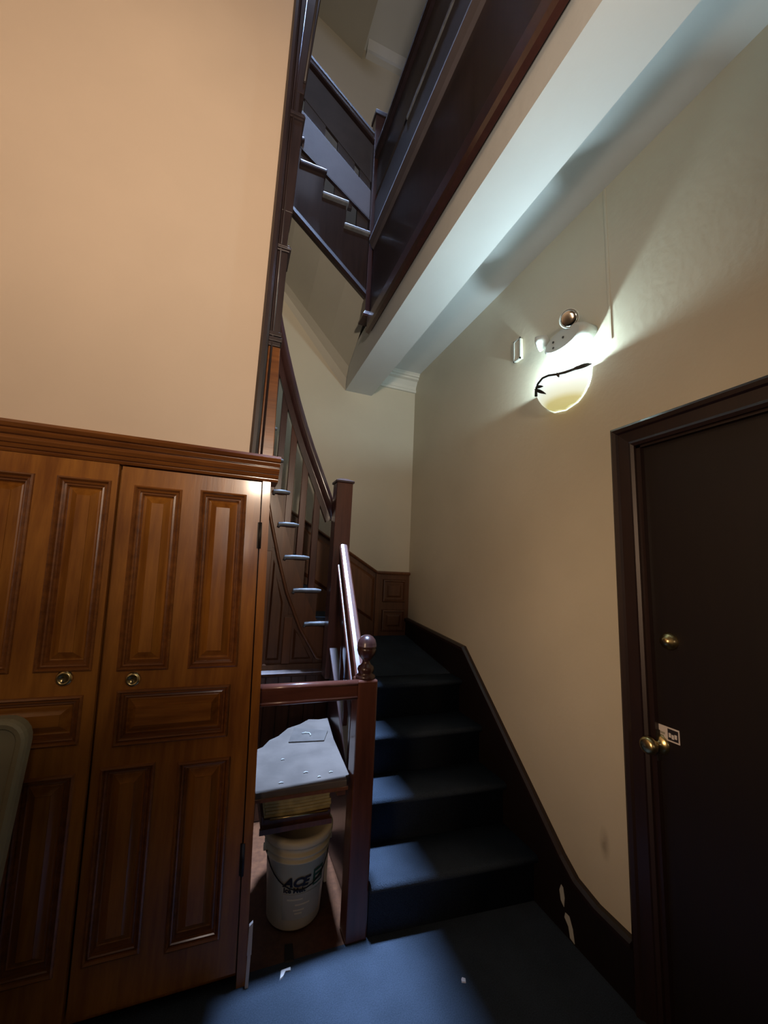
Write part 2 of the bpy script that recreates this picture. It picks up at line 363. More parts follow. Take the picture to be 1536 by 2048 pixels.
closet_door('door_2', -0.402, 0.086, [(-0.360, -0.200, 1.070, 1.725), (-0.138, 0.032, 1.070, 1.732), (-0.352, 0.012, 0.825, 1.008), (-0.378, -0.215, 0.185, 0.765), (-0.145, 0.028, 0.165, 0.755)],
            0.0, (-0.307, 1.042), 'amber panelled closet door next to the stairs', hinges=(1.52, 0.35))
closet_door('door_1', -0.900, -0.408, [(-0.825, -0.645, 1.080, 1.725), (-0.585, -0.425, 1.080, 1.728), (-0.825, -0.440, 0.850, 1.005), (-0.825, -0.655, 0.195, 0.765), (-0.60, -0.440, 0.195, 0.765)],
            -0.022, (-0.498, 1.060), 'amber panelled closet door standing slightly open')
cj = MB().box(0.091, 0.122, YC - 0.004, 1.74, 0.0, 1.80).box(-1.45, -0.905, YC, 1.74, 0.0, 1.80).box(-0.905, 0.09, YC + 0.045, 1.74, 0.0, 1.80)
o = struct('trim_6', cj, 'oak', label='amber closet door frame'); lean(o)
# chair rail cornice over the closets
pf = [(1.795, 0), (1.795, -0.008), (1.800, -0.012), (1.805, -0.008), (1.807, -0.008), (1.809, -0.018), (1.815, -0.022), (1.820, -0.017), (1.822, -0.016), (1.824, -0.026), (1.835, -0.034), (1.846, -0.030), (1.848, -0.030), (1.850, -0.044), (1.858, -0.050), (1.865, -0.044), (1.867, -0.044), (1.869, -0.058), (1.880, -0.066), (1.891, -0.060), (1.893, 0.02), (1.86, 0.10), (1.795, 0.10)]
cr = MB().sweep([[(x, YC + d, z) for z, d in pf] for x in (-1.45, 0.150)])
struct('trim_7', cr, 'rail_trim', label='stepped chair rail moulding above the closet doors')
struct('ceiling_closet', bx(-1.45, 0.10, 1.78, 2.56, 1.84, 1.88), 'brown')
# wall-end casing posts, stacked above the chair rail
we = struct('trim_8', MB().loft([(0.028, 1.645, 1.893), (0.036, 1.632, 1.893), (0.050, 1.634, 1.893), (0.060, 1.645, 1.893), (0.060, 1.79, 1.893), (0.028, 1.79, 1.893)],
                                [(0.028, 1.645, 15.0), (0.036, 1.632, 15.0), (0.050, 1.634, 15.0), (0.060, 1.645, 15.0), (0.060, 1.79, 15.0), (0.028, 1.79, 15.0)]), 'mahog_dull', label='dark glossy bead casing on the wall end')
def post(x0, x1, z0, z1, x0t, x1t, mat, ya=1.66, yb=1.78):
    return obj('post', MB().hexa([(x0, ya, z0), (x1, ya, z0), (x1, yb, z0), (x0, yb, z0)], [(x0t, ya, z1), (x1t, ya, z1), (x1t, yb, z1), (x0t, yb, z1)]), mat, we, bevel=0.003)
def cap(x0, x1, z, h, ya=1.645, yb=1.79):
    return obj('post_cap', MB().box(x0, x1 - 0.006, ya + 0.006, yb - 0.006, z, z + h * 0.3).box(x0, x1, ya, yb, z + h * 0.3, z + h * 0.6).box(x0, x1 - 0.004, ya + 0.004, yb - 0.004, z + h * 0.7, z + h), 'mahog_dull', we, bevel=0.002)
post(0.062, 0.124, 1.893, 2.39, 0.062, 0.112, 'rail_trim')
cap(0.060, 0.116, 2.39, 0.065)
post(0.062, 0.106, 2.455, 2.85, 0.062, 0.108, 'mahog_dull')
cap(0.060, 0.120, 2.85, 0.03)
post(0.062, 0.100, 2.88, 3.06, 0.062, 0.108, 'mahog_dull')
post(0.062, 0.112, 3.06, 3.56, 0.062, 0.122, 'mahog_dull')
cap(0.060, 0.130, 3.56, 0.035)
post(0.062, 0.096, 3.595, 3.72, 0.062, 0.098, 'mahog_dull')
post(0.062, 0.116, 3.72, 5.6, 0.062, 0.235, 'mahog_dull')
obj('bead', MB().tube([(0.075, 1.655, 1.9), (0.075, 1.655, 3.72), (0.12, 1.655, 5.6)], 0.005), 'mahog_dull', we)
obj('bead', MB().tube([(0.112, 1.652, 3.78), (0.20, 1.652, 5.6)], 0.006), 'board', we)

# ================================================================ CARPETED FLIGHT
cst = thing('carpeted_staircase', 'four steps and landing in blue-grey carpet beside the right wall', 'staircase', (1.04, 1.65, 0))
noses = [(1.67, 1.61, 0.2), (1.885, 1.833, 0.4), (2.07, 2.05, 0.6), (2.265, 2.27, 0.8)]
def stepprof(y, z, zb, yend):
    pr = [(y + 0.03, zb), (y + 0.03, z - 0.035)]
    for k in range(7):
        a = math.radians(-90 - 30 * k); pr.append((y + 0.018 + 0.018 * math.cos(a) , z - 0.018 + 0.018 * math.sin(a)))
    pr += [(yend, z), (yend, zb)]
    return pr
for k, (yl, yr, z) in enumerate(noses):
    nxt = noses[k + 1] if k < 3 else (2.40, 2.40, 0)
    zb = 0.0 if k == 0 else noses[k - 1][2] - 0.001
    pl_, pr_ = stepprof(yl, z, zb, nxt[0] + 0.05), stepprof(yr, z, zb, nxt[1] + 0.05)
    obj('step', MB().loft([(0.652, y, q) for y, q in pl_], [(XR - 0.022, y, q) for y, q in pr_], True), 'carpet', cst)
# landing, sagging towards the front
ld = MB().loft([(0.652, 2.42, 0.70), (0.652, 2.42, 0.806), (0.652, YB - 0.03, 0.93), (0.652, YB - 0.03, 0.70)],
               [(XR - 0.022, 2.42, 0.70), (XR - 0.022, 2.42, 0.806), (XR - 0.022, YB - 0.03, 0.93), (XR - 0.022, YB - 0.03, 0.70)])
obj('landing', ld, 'carpet', cst)
# closed string on the alcove side
sg = [(1.785, 0.0), (1.785, 0.315), (2.435, 0.946), (2.435, 0.0)]
obj('side_panel', MB().loft([(0.618, y, z) for y, z in sg], [(0.650, y, z) for y, z in sg]), 'mahog', cst)
sg = [(1.785, 0.315), (1.785, 0.35), (2.435, 0.981), (2.435, 0.946)]
obj('string_cap', MB().loft([(0.606, y, z) for y, z in sg], [(0.656, y, z) for y, z in sg]), 'mahog', cst, bevel=0.003)

# balustrade of the carpeted flight
bl = thing('stair_railing', 'reddish wood railing with ball-topped newel at the foot of the carpeted steps', 'railing', (0.603, 1.735, 0))
nw = obj('newel_post', MB().box(0.558, 0.648, 1.69, 1.78, 0.0, 0.985), 'mahog_red', bl, bevel=0.008)
obj('newel_finial', MB().lathe((0.603, 1.735, 0.98), [(0.0, 0.0), (0.040, 0.0), (0.044, 0.010), (0.042, 0.018), (0.032, 0.024), (0.034, 0.032), (0.038, 0.042), (0.034, 0.054), (0.022, 0.062), (0.017, 0.072), (0.017, 0.080),
     (0.028, 0.092), (0.037, 0.104), (0.0425, 0.122), (0.0425, 0.130), (0.0415, 0.132), (0.0425, 0.134), (0.0435, 0.142), (0.0425, 0.144), (0.042, 0.152), (0.037, 0.168), (0.026, 0.181), (0.012, 0.188), (0.0, 0.189)], 28), 'mahog', nw)
P0, P1 = Vector((0.603, 1.782, 0.937)), Vector((0.658, 2.436, 1.583))
def railsec(p, hw, hh, d):   # moulded rail cross-section around p (run mostly +Y/X), widths across 'side'
    side = Vector((-d.y, d.x, 0)).normalized()
    sh = [(-0.8, -1), (-1, -0.75), (-0.8, -0.45), (-0.85, -0.1), (-1, 0.1), (-1, 0.6), (-0.7, 0.92), (0, 1.0), (0.7, 0.92), (1, 0.6), (1, 0.1), (0.85, -0.1), (0.8, -0.45), (1, -0.75), (0.8, -1)]
    return [p + side * (a * hw) + Vector((0, 0, b_ * hh)) for a, b_ in sh]
def rail(pts, hw, hh):
    pts = [Vector(p) for p in pts]; ss = []
    for i, p in enumerate(pts):
        d = pts[min(i + 1, len(pts) - 1)] - pts[max(0, i - 1)]
        ss.append(railsec(p, hw, hh, d))
    return MB().sweep(ss)
obj('handrail', rail([P0, P1], 0.026, 0.032), 'mahog_y', bl, bevel=0.002)
q = Vector((-0.018, 0, -0.115))
obj('lower_rail', rail([P0 + q, P1 + q], 0.014, 0.016), 'mahog_y', bl)
q0, q1 = P0 + Vector((0, 0, -0.42)), P1 + Vector((0, 0, -0.40))
obj('infill_panel', MB().loft([(q0.x - 0.006, q0.y, q0.z), (q0.x - 0.006, q0.y, q0.z + 0.33), (q1.x - 0.006, q1.y, q1.z + 0.30), (q1.x - 0.006, q1.y, q1.z)],
                              [(q0.x + 0.006, q0.y, q0.z), (q0.x + 0.006, q0.y, q0.z + 0.33), (q1.x + 0.006, q1.y, q1.z + 0.30), (q1.x + 0.006, q1.y, q1.z)]), 'mahog', bl)
for t in (0.25, 0.5, 0.75):
    p = P0.lerp(P1, t)
    obj('baluster', bx(p.x - 0.011, p.x + 0.011, p.y - 0.011, p.y + 0.011, zl(p.y, 1.77, 0.33, 2.47, 1.01), p.z - 0.02), 'mahog', bl)
ar = thing('alcove_rail', 'low reddish wood crossbar between the closets and the ball-topped newel', 'railing', (0.35, 1.68, 0.915))
obj('rail', MB().hexa([(0.135, 1.665, 0.928), (0.135, 1.705, 0.928), (0.135, 1.705, 0.975), (0.135, 1.665, 0.975)], [(0.557, 1.695, 0.920), (0.557, 1.735, 0.920), (0.557, 1.735, 0.965), (0.557, 1.695, 0.965)]), 'mahog_h', ar, bevel=0.002)
obj('top_bead', MB().tube([(0.135, 1.680, 0.980), (0.557, 1.710, 0.970)], 0.016, 12), 'mahog_h', ar)
obj('bottom_bead', MB().tube([(0.135, 1.672, 0.925), (0.557, 1.702, 0.917)], 0.010, 10), 'mahog_h', ar)

# ================================================================ WINDING FLIGHT
ws = thing('winder_staircase', 'brown wooden winding stairs behind the closets with open tread ends', 'staircase', (0.40, 2.62, 0))
YS = 2.60
sx = [0.655, 0.545, 0.452, 0.372, 0.30, 0.242, 0.185, 0.12, 0.05, -0.04]
A0 = [0.650, 0.545, 0.455, 0.372, 0.30, 0.242, 0.185, 0.12, 0.05]; A1 = [0.490, 0.405, 0.335, 0.282, 0.235, 0.180, 0.115, 0.045, -0.045]
for k in range(9):
    z = 1.12 + 0.205 * k
    a0, a1 = A0[k], A1[k]
    b0, b1 = 0.83 - 0.34 * k + 0.02, 0.83 - 0.34 * (k + 1)
    b0, b1 = max(b0, -1.40), max(b1, -1.42)
    if b0 - b1 < 0.02: b1 = b0 - 0.03; 
    poly = [(a0 + 0.006, YS - 0.03), (b0, YB - 0.02), (b1, YB - 0.02), (a1 - 0.012, YS - 0.03)]
    t = obj('tread', MB().loft([(x, y, z - 0.028) for x, y in poly], [(x, y, z) for x, y in poly]), 'brown_mid', ws, bevel=0.008)
    obj('riser', MB().loft([(a0 - 0.02, YS + 0.003, z - 0.205), (b0 - 0.02, YB - 0.02, z - 0.205), (b0 - 0.04, YB - 0.02, z - 0.205), (a0 - 0.04, YS + 0.003, z - 0.205)],
                           [(a0 - 0.02, YS + 0.003, z - 0.028), (b0 - 0.02, YB - 0.02, z - 0.028), (b0 - 0.04, YB - 0.02, z - 0.028), (a0 - 0.04, YS + 0.003, z - 0.028)]), 'brown', ws)
    # rounded return nosing on the open end, paint worn to grey
    rn = obj('tread_end', MB().tube([(a0 + 0.012, YS - 0.034, z - 0.013), (a0 - 0.02, YS - 0.042, z - 0.011), (a1 + 0.02, YS - 0.042, z - 0.011), (a1 - 0.018, YS - 0.040, z - 0.013), (a1 - 0.022, YS - 0.034, z - 0.03)], [0.010, 0.013, 0.013, 0.013, 0.010], 8), 'nose', t)
    cw = a0 - 0.055
    if k < 5:
        ca = [(a1 + 0.035, YS + 0.0), (b1 + 0.05, YB - 0.12), (b0 - 0.02, YB - 0.12), (a0 - 0.02, YS + 0.0)]
        obj('carpet_runner', MB().loft([(x, y, z) for x, y in ca], [(x, y, z + 0.012) for x, y in ca]), 'carpet', t)
# outer string: band with a curved lower edge
strg = [(0.672, 1.08), (0.576, 1.075), (0.461, 1.29), (0.382, 1.49), (0.307, 1.70), (0.241, 1.90), (0.184, 2.13), (0.13, 2.35), (0.08, 2.56), (-0.05, 2.90)]
low = [(0.672, 0.87), (0.56, 0.90), (0.445, 1.08), (0.345, 1.30), (0.275, 1.52), (0.215, 1.74), (0.165, 1.95), (0.11, 2.17), (0.06, 2.38), (-0.08, 2.72)]
sm = MB()
for i in range(len(strg) - 1):
    a, b_, c_, d_ = strg[i], strg[i + 1], low[i + 1], low[i]
    sm.hexa([(a[0], YS - 0.018, a[1]), (b_[0], YS - 0.018, b_[1]), (c_[0], YS - 0.018, c_[1]), (d_[0], YS - 0.018, d_[1])],
            [(a[0], YS, a[1]), (b_[0], YS, b_[1]), (c_[0], YS, c_[1]), (d_[0], YS, d_[1])])
obj('string', sm, 'brown_mid', ws)
# stepped face between the string and each tread
fm = MB()
for k in range(9):
    z = 1.12 + 0.205 * k - 0.028
    x0_, x1_ = sx[k] - 0.004, sx[k + 1] - 0.004
    fm.box(x1_, x0_, YS - 0.010, YS, z - 0.34, z)
obj('stepped_face', fm, 'brown', ws)
obj('string_moulding', MB().tube([(x, YS - 0.022, z - 0.004) for x, z in low], 0.010, 8), 'brown_mid', ws)
inn = [(x - 0.085 - 0.01 * i, z - 0.02) for i, (x, z) in enumerate(low[1:8])]
# spandrel: solid backing, planks below, framed panels above a ledge
bk = [(-0.30, 0.0), (0.672, 0.0), (0.672, 0.95)] + low[1:] + [(-0.30, 2.6)]
obj('spandrel', MB().loft([(x, YS - 0.002, z) for x, z in bk], [(x, YS + 0.012, z) for x, z in bk]), 'brown', ws)
pkx = 0.655
i = 0
while pkx > 0.0:
    wd = [0.082, 0.07, 0.088, 0.078, 0.075, 0.085, 0.08, 0.07, 0.08][i % 9]
    obj('plank', bx(pkx - wd + 0.003, pkx - 0.003, YS - 0.012 - 0.003 * (i % 3), YS - 0.001, 0.0, 0.79), 'brown', ws, bevel=0.002)
    pkx -= wd; i += 1
lg = MB().sweep([[(x, YS - 0.001, 0.79), (x, YS - 0.034, 0.795), (x, YS - 0.040, 0.812), (x, YS - 0.022, 0.83), (x, YS - 0.018, 0.86), (x, YS - 0.001, 0.865)] for x in (0.05, 0.60)])
obj('ledge', lg, 'brown', ws)
obj('stile', bx(0.345, 0.395, YS - 0.022, YS - 0.001, 0.865, 1.145), 'brown_mid', ws, bevel=0.003)
obj('stile', bx(0.20, 0.235, YS - 0.022, YS - 0.001, 0.865, 1.55), 'brown_mid', ws, bevel=0.003)
pz = [(0.53, 0.885), (0.41, 0.885), (0.41, 1.075), (0.435, 1.045)]
obj('spandrel_panel', MB().loft([(x, YS - 0.001, z) for x, z in pz], [(x + (0.46 - x) * 0.25, YS - 0.02, z + (0.97 - z) * 0.2) for x, z in pz]), 'brown', ws)
pz = [(0.33, 0.885), (0.25, 0.885), (0.25, 1.50), (0.262, 1.44), (0.33, 1.235)]
obj('spandrel_panel', MB().loft([(x, YS - 0.001, z) for x, z in pz], [(x + (0.285 - x) * 0.3, YS - 0.02, z + (1.1 - z) * 0.08) for x, z in pz]), 'brown', ws)

# balustrade of the winding flight
wb = thing('winder_railing', 'curved dark handrail on square balusters rising from the tall square newel', 'railing', (0.655, 2.50, 0.84))
n2 = obj('newel_post', bx(0.592, 0.698, 2.44, 2.545, 0.80, 2.012), 'mahog_red', wb, bevel=0.004)
obj('newel_cap', MB().box(0.584, 0.706, 2.432, 2.553, 2.012, 2.026).loft([(0.586, 2.434, 2.026), (0.704, 2.434, 2.026), (0.704, 2.551, 2.026), (0.586, 2.551, 2.026)], [(0.62, 2.466, 2.044), (0.67, 2.466, 2.044), (0.67, 2.52, 2.044), (0.62, 2.52, 2.044)]), 'mahog', n2, bevel=0.002)
hr = [(0.635, 1.79), (0.575, 1.925), (0.505, 2.085), (0.435, 2.245), (0.375, 2.395), (0.315, 2.560), (0.262, 2.725), (0.212, 2.89), (0.165, 3.06), (0.120, 3.24), (0.07, 3.45)]
secs = []
for i, (x, z) in enumerate(hr):
    a = hr[max(0, i - 1)]; b_ = hr[min(len(hr) - 1, i + 1)]
    t = Vector((b_[0] - a[0], 0, b_[1] - a[1])).normalized(); n = Vector((t.z, 0, -t.x))    # outward/up normal
    if n.x < 0: n = -n
    ce_ = Vector((x, YS - 0.01, z)); Yv = Vector((0, 1, 0))
    sh = [(-0.045, -0.030), (-0.045, 0.020), (-0.02, 0.026), (-0.015, 0.034), (0.008, 0.036), (0.022, 0.028), (0.028, 0.0), (0.022, -0.028), (0.008, -0.036), (-0.015, -0.034), (-0.02, -0.030)]
    secs.append([ce_ + n * (u * 0.9) + Yv * v for u, v in sh])
obj('handrail', MB().sweep(secs, True), 'mahog', wb, bevel=0)
secs = []
for i, (x, z) in enumerate(hr):
    x2 = x - 0.048; secs.append([(x2 - 0.022, YS - 0.03, z - 0.03), (x2 + 0.022, YS - 0.03, z - 0.004), (x2 + 0.022, YS + 0.006, z - 0.004), (x2 - 0.022, YS + 0.006, z - 0.03)])
obj('under_rail', MB().sweep(secs), 'mahog', wb)
for xb, zb_, zt in [(0.498, 1.32, 1.98), (0.405, 1.525, 2.19), (0.315, 1.73, 2.43), (0.238, 1.935, 2.67), (0.165, 2.14, 2.90), (0.09, 2.345, 3.15)]:
    obj('baluster', bx(xb - 0.021, xb + 0.021, YS - 0.022, YS + 0.020, zb_, zt), 'mahog_red' if xb > 0.3 else 'mahog', wb, bevel=0.003)

# wainscot on the back wall
wc = struct('trim_9', MB().loft([(1.167, YB - 0.012, 0.9), (XR, YB - 0.012, 0.9), (XR, YB - 0.012, 1.44), (1.167, YB - 0.012, 1.44)], [(1.167, YB, 0.9), (XR, YB, 0.9), (XR, YB, 1.44), (1.167, YB, 1.44)]), 'brown', label='dark brown panelled dado at the turn')
zt = lambda x: 1.445 + (1.167 - x) * 0.592
obj('sloped_dado', MB().loft([(1.167, YB - 0.010, 0.85), (1.167, YB - 0.010, zt(1.167)), (-0.9, YB - 0.010, zt(-0.9)), (-0.9, YB - 0.010, 0.85)], [(1.167, YB, 0.85), (1.167, YB, zt(1.167)), (-0.9, YB, zt(-0.9)), (-0.9, YB, 0.85)]), 'brown', wc)
def capsec(x, z): return [(x, YB, z), (x, YB - 0.028, z), (x, YB - 0.036, z + 0.012), (x, YB - 0.030, z + 0.024), (x, YB, z + 0.028)]
obj('cap_moulding', MB().sweep([capsec(XR, 1.43), capsec(1.16, 1.43), capsec(-0.9, zt(-0.9) - 0.01)]), 'brown_mid', wc)
obj('stile', bx(1.150, 1.185, YB - 0.024, YB - 0.008, 0.90, 1.44), 'brown_mid', wc)
for (za, zb_) in ((0.96, 1.14), (1.20, 1.39)):
    a, q = MB().rings(1.215, 1.425, za, zb_, [(0, 0), (0.006, -0.012), (0.016, -0.014), (0.022, -0.002), (0.04, -0.002), (0.055, -0.012)], YB - 0.012); a.add(q, [(0, 1, 2, 3)])
    obj('dado_panel', a, 'brown', wc)
for xa in (0.86, 0.50, 0.14, -0.22):
    xb = xa + 0.28; Q = [(xb, zt(xb) - 0.42), (xb, zt(xb) - 0.06), (xa, zt(xa) - 0.06), (xa, zt(xa) - 0.42)]
    cxm = (xa + xb) / 2; czm = sum(z for _, z in Q) / 4
    a = MB().loft([(x, YB - 0.010, z) for x, z in Q], [(x + (cxm - x) * 0.2, YB - 0.028, z + (czm - z) * 0.15) for x, z in Q]); obj('dado_panel', a, 'brown_mid', wc)

# ================================================================ UPPER FLIGHT
us = thing('upper_staircase', 'dark wooden flight climbing left from the landing high above', 'staircase', (0.5, 2.6, 3.6))
ux = [(0.741, 3.46), (0.196, 3.92), (-0.6, 4.59)]
utop = [(0.76, 3.97), (0.555, 3.97), (0.555, 4.16), (0.375, 4.16), (0.375, 4.35), (0.195, 4.35), (0.195, 4.54), (0.015, 4.54), (0.015, 4.73), (-0.6, 5.1)]
pg = [(0.741, 3.46)] + utop + [(-0.6, 4.59)]
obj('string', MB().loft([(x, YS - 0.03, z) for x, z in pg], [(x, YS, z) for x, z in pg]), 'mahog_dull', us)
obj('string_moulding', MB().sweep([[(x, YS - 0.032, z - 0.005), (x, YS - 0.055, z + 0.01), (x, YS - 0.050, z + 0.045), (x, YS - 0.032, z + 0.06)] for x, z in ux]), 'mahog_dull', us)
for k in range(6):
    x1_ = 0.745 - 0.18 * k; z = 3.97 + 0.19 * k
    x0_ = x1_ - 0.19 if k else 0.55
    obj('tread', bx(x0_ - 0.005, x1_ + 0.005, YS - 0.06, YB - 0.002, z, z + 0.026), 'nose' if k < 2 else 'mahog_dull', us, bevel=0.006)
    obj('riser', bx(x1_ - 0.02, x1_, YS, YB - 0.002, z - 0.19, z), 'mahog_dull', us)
ur = thing('upper_railing', 'dark railing boards sloping down to the drop newel high above', 'railing', (0.79, 2.585, 3.29))
un = obj('newel_post', bx(0.742, 0.838, 2.545, 2.635, 3.34, 5.06), 'mahog', ur, bevel=0.004)
obj('newel_cap', bx(0.735, 0.860, 2.535, 2.65, 5.06, 5.10), 'mahog_dull', un, bevel=0.004)
obj('newel_drop', MB().loft([(0.742, 2.545, 3.34), (0.838, 2.545, 3.34), (0.838, 2.635, 3.34), (0.742, 2.635, 3.34)], [(0.722, 2.525, 3.30), (0.850, 2.525, 3.30), (0.850, 2.65, 3.30), (0.722, 2.65, 3.30)]).box(0.722, 0.850, 2.525, 2.65, 3.285, 3.30), 'mahog', un, bevel=0.002)
def slab(pts, y0, y1): return MB().loft([(x, y0, z) for x, z in pts], [(x, y1, z) for x, z in pts])
ex = lambda a, b_, x: zl(x, a[0], a[1], b_[0], b_[1])
rt = lambda x: ex((0.736, 4.93), (0.221, 5.34), x)
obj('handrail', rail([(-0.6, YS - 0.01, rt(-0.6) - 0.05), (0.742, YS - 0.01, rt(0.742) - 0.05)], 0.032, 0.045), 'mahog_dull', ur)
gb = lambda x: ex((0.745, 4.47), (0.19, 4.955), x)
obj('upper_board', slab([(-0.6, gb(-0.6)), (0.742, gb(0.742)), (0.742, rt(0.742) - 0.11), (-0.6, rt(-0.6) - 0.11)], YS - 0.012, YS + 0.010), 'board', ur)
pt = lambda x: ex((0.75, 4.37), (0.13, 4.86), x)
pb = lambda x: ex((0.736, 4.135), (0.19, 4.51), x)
obj('lower_board', slab([(-0.6, pb(-0.6)), (0.742, pb(0.742)), (0.742, pt(0.742)), (-0.6, pt(-0.6))], YS - 0.030, YS - 0.010), 'board_cool_lit', ur, bevel=0.003)  # cool light on this board is painted into its colour
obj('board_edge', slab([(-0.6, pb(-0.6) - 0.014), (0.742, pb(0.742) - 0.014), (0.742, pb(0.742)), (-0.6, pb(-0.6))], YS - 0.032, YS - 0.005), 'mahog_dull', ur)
for xa, xb, zb_ in [(0.648, 0.735, 3.99), (0.462, 0.605, 4.18), (0.190, 0.36, 4.37), (-0.02, 0.15, 4.56)]:
    obj('baluster', slab([(xa, zb_), (xb, zb_), (xb, gb(xb) + 0.03), (xa, gb(xa) + 0.03)], YS - 0.008, YS + 0.022), 'board', ur)
# landing railing along the hall side
lr = thing('landing_railing', 'dark landing handrail and boards running overhead towards the camera', 'railing', (0.785, 0.0, 3.9))
ya, yb_ = -3.0, 2.545
obj('handrail', rail([(0.782, ya, 4.70), (0.782, yb_, 4.70)], 0.034, 0.05), 'mahog_dull', lr)
obj('upper_board', bx(0.776, 0.796, ya, yb_, 4.33, 4.64), 'board', lr)
obj('lower_board', bx(0.772, 0.796, ya, yb_, 4.00, 4.27), 'board', lr)
obj('shoe_rail', bx(0.764, 0.80, ya, yb_, 3.96, 3.995), 'mahog_dull', lr)
obj('lit_gap_strip', bx(0.766, 0.775, ya, yb_ - 0.6, 4.275, 4.30), 'nose', lr)  # pale strip painted in for the lit line seen through the gap
for k in range(7):
    y = 2.3 - 0.85 * k
    obj('stanchion', bx(0.797, 0.83, y - 0.02, y + 0.02, 3.9, 4.66), 'mahog_dull', lr)

# ================================================================ ALCOVE CONTENTS
sb = thing('alcove_shelf', 'scratched pale grey board shelf between the closets and the newel', 'shelf', (0.40, 1.95, 0.57))
sp = [(0.170, 1.69), (0.530, 1.69), (0.535, 1.73), (0.552, 1.735), (0.575, 2.10), (0.610, 2.385), (0.555, 2.375), (0.50, 2.39), (0.44, 2.33), (0.37, 2.29), (0.31, 2.20), (0.262, 2.16), (0.225, 2.09), (0.19, 2.065), (0.17, 1.98)]
obj('board', MB().loft([(x, y, 0.572) for x, y in sp], [(x, y, 0.60) for x, y in sp]), 'greyboard', sb, bevel=0.003)
obj('front_lip', bx(0.165, 0.535, 1.686, 1.70, 0.565, 0.577), 'brown_mid', sb)
obj('bracket', bx(0.50, 0.535, 1.72, 2.35, 0.53, 0.571), 'brown', sb)
of = thing('board_offcut', 'thin grey square offcut lying flat on the alcove shelf', 'offcut', (0.45, 2.17, 0.601))
ofp = [(0.348, 2.10), (0.52, 2.075), (0.565, 2.19), (0.40, 2.265)]
obj('sheet', MB().loft([(x, y, 0.601) for x, y in ofp], [(x, y, 0.607) for x, y in ofp]), 'greyboard2', of, bevel=0.001)
wi = thing('bent_wire', 'small bright bent wire on the grey offcut', 'wire', (0.435, 2.16, 0.608))
obj('wire', MB().tube([(0.425, 2.175, 0.610), (0.445, 2.178, 0.612), (0.462, 2.17, 0.611), (0.466, 2.15, 0.610), (0.460, 2.138, 0.610)], 0.0022, 6), 'plastic_white', wi)
for j, (x, y, l, lab) in enumerate([(0.378, 1.79, 0.02, 'bright metal staple in the middle of the grey alcove shelf'), (0.425, 1.74, 0.014, 'tiny screw near the front edge of the grey alcove shelf'),
                     (0.48, 1.765, 0.016, 'tiny screw by the right front corner of the grey alcove shelf'), (0.30, 1.93, 0.014, 'pale crumb on the left of the grey alcove shelf'),
                     (0.27, 1.735, 0.018, 'thin shaving near the left front of the grey alcove shelf')]):
    t_ = thing('metal_bit', lab, 'debris', (x, y, 0.60))
    obj('bit', MB().tube([(x - l / 2, y, 0.6025), (x, y + 0.003, 0.604), (x + l / 2, y + 0.001, 0.6025)], 0.002, 6), 'plastic_white', t_)
# lower shelf with a stack of yellowed papers
ls = thing('lower_shelf', 'dark brown narrow shelf box under the grey alcove shelf', 'shelf', (0.36, 1.86, 0.36))
obj('board', bx(0.215, 0.505, 1.83, 2.05, 0.39, 0.435), 'brown', ls, bevel=0.003)
obj('front_edge', bx(0.212, 0.510, 1.815, 1.829, 0.375, 0.395), 'brown_mid', ls)
obj('tray', bx(0.222, 0.495, 1.788, 2.03, 0.436, 0.446), 'brown', ls)
obj('brass_strip', MB().tube([(0.245, 1.785, 0.447), (0.482, 1.785, 0.444)], 0.0045, 8), 'brass', ls)
for k in range(8):
    z = 0.4475 + k * 0.0122; dx = random.uniform(-0.006, 0.006); dy = random.uniform(-0.004, 0.004)
    pr_ = [(0.225 + dx, 1.798 + dy), (0.36 + dx, 1.792 + dy), (0.497 + dx, 1.800 + dy), (0.495 + dx, 2.02), (0.227 + dx, 2.02)]
    p_ = obj('yellowed_newspaper', MB().loft([(x, y, z) for x, y in pr_], [(x, y, z + 0.0118) for x, y in pr_]), 'yellow', None, bevel=0.003)
    p_['label'] = ('folded yellowed newspaper, ' + ['bottom one, on the brass-edged brown shelf', 'second from the bottom of its stack', 'third from the bottom of its stack', 'fourth from the bottom of its stack', 'fourth from the top of its stack', 'third from the top of its stack', 'second from the top of its stack', 'top one, just under the grey shelf'][k]); p_['category'] = 'newspaper'; p_['group'] = 'yellowed newspapers stacked under the grey shelf'
# bucket
bc = Vector((0.392, 1.925, 0.0))
bu = thing('plastic_bucket', 'cream plastic pail with black slanted lettering on the alcove floor', 'bucket', bc)
def br(z): return 0.112 + 0.021 * z / 0.30     # radius at height
pfb = [(0.0, 0.0), (0.106, 0.0), (0.112, 0.008), (br(0.255), 0.255), (br(0.255) + 0.008, 0.257), (br(0.262) + 0.008, 0.262), (br(0.262), 0.265), (br(0.28), 0.28), (br(0.28) + 0.010, 0.282), (br(0.28) + 0.010, 0.288), (br(0.29), 0.291), (br(0.31), 0.31), (br(0.31) + 0.008, 0.312), (0.142, 0.318), (0.0, 0.318)]
bo = obj('pail', MB().lathe(bc, pfb, 48), 'bucket', bu)
obj('lid', MB().lathe(bc, [(0.0, 0.318), (0.146, 0.316), (0.150, 0.322), (0.150, 0.338), (0.146, 0.344), (0.125, 0.346), (0.118, 0.338), (0.0, 0.338)], 48), 'bucket', bu)
def cyl(a, z, dr=0.0015):     # point on pail; a measured from direction to the camera side, + to the right
    r = br(z) + dr; th = math.radians(-90) + a
    return (bc.x + r * math.cos(th), bc.y + r * math.sin(th), z)
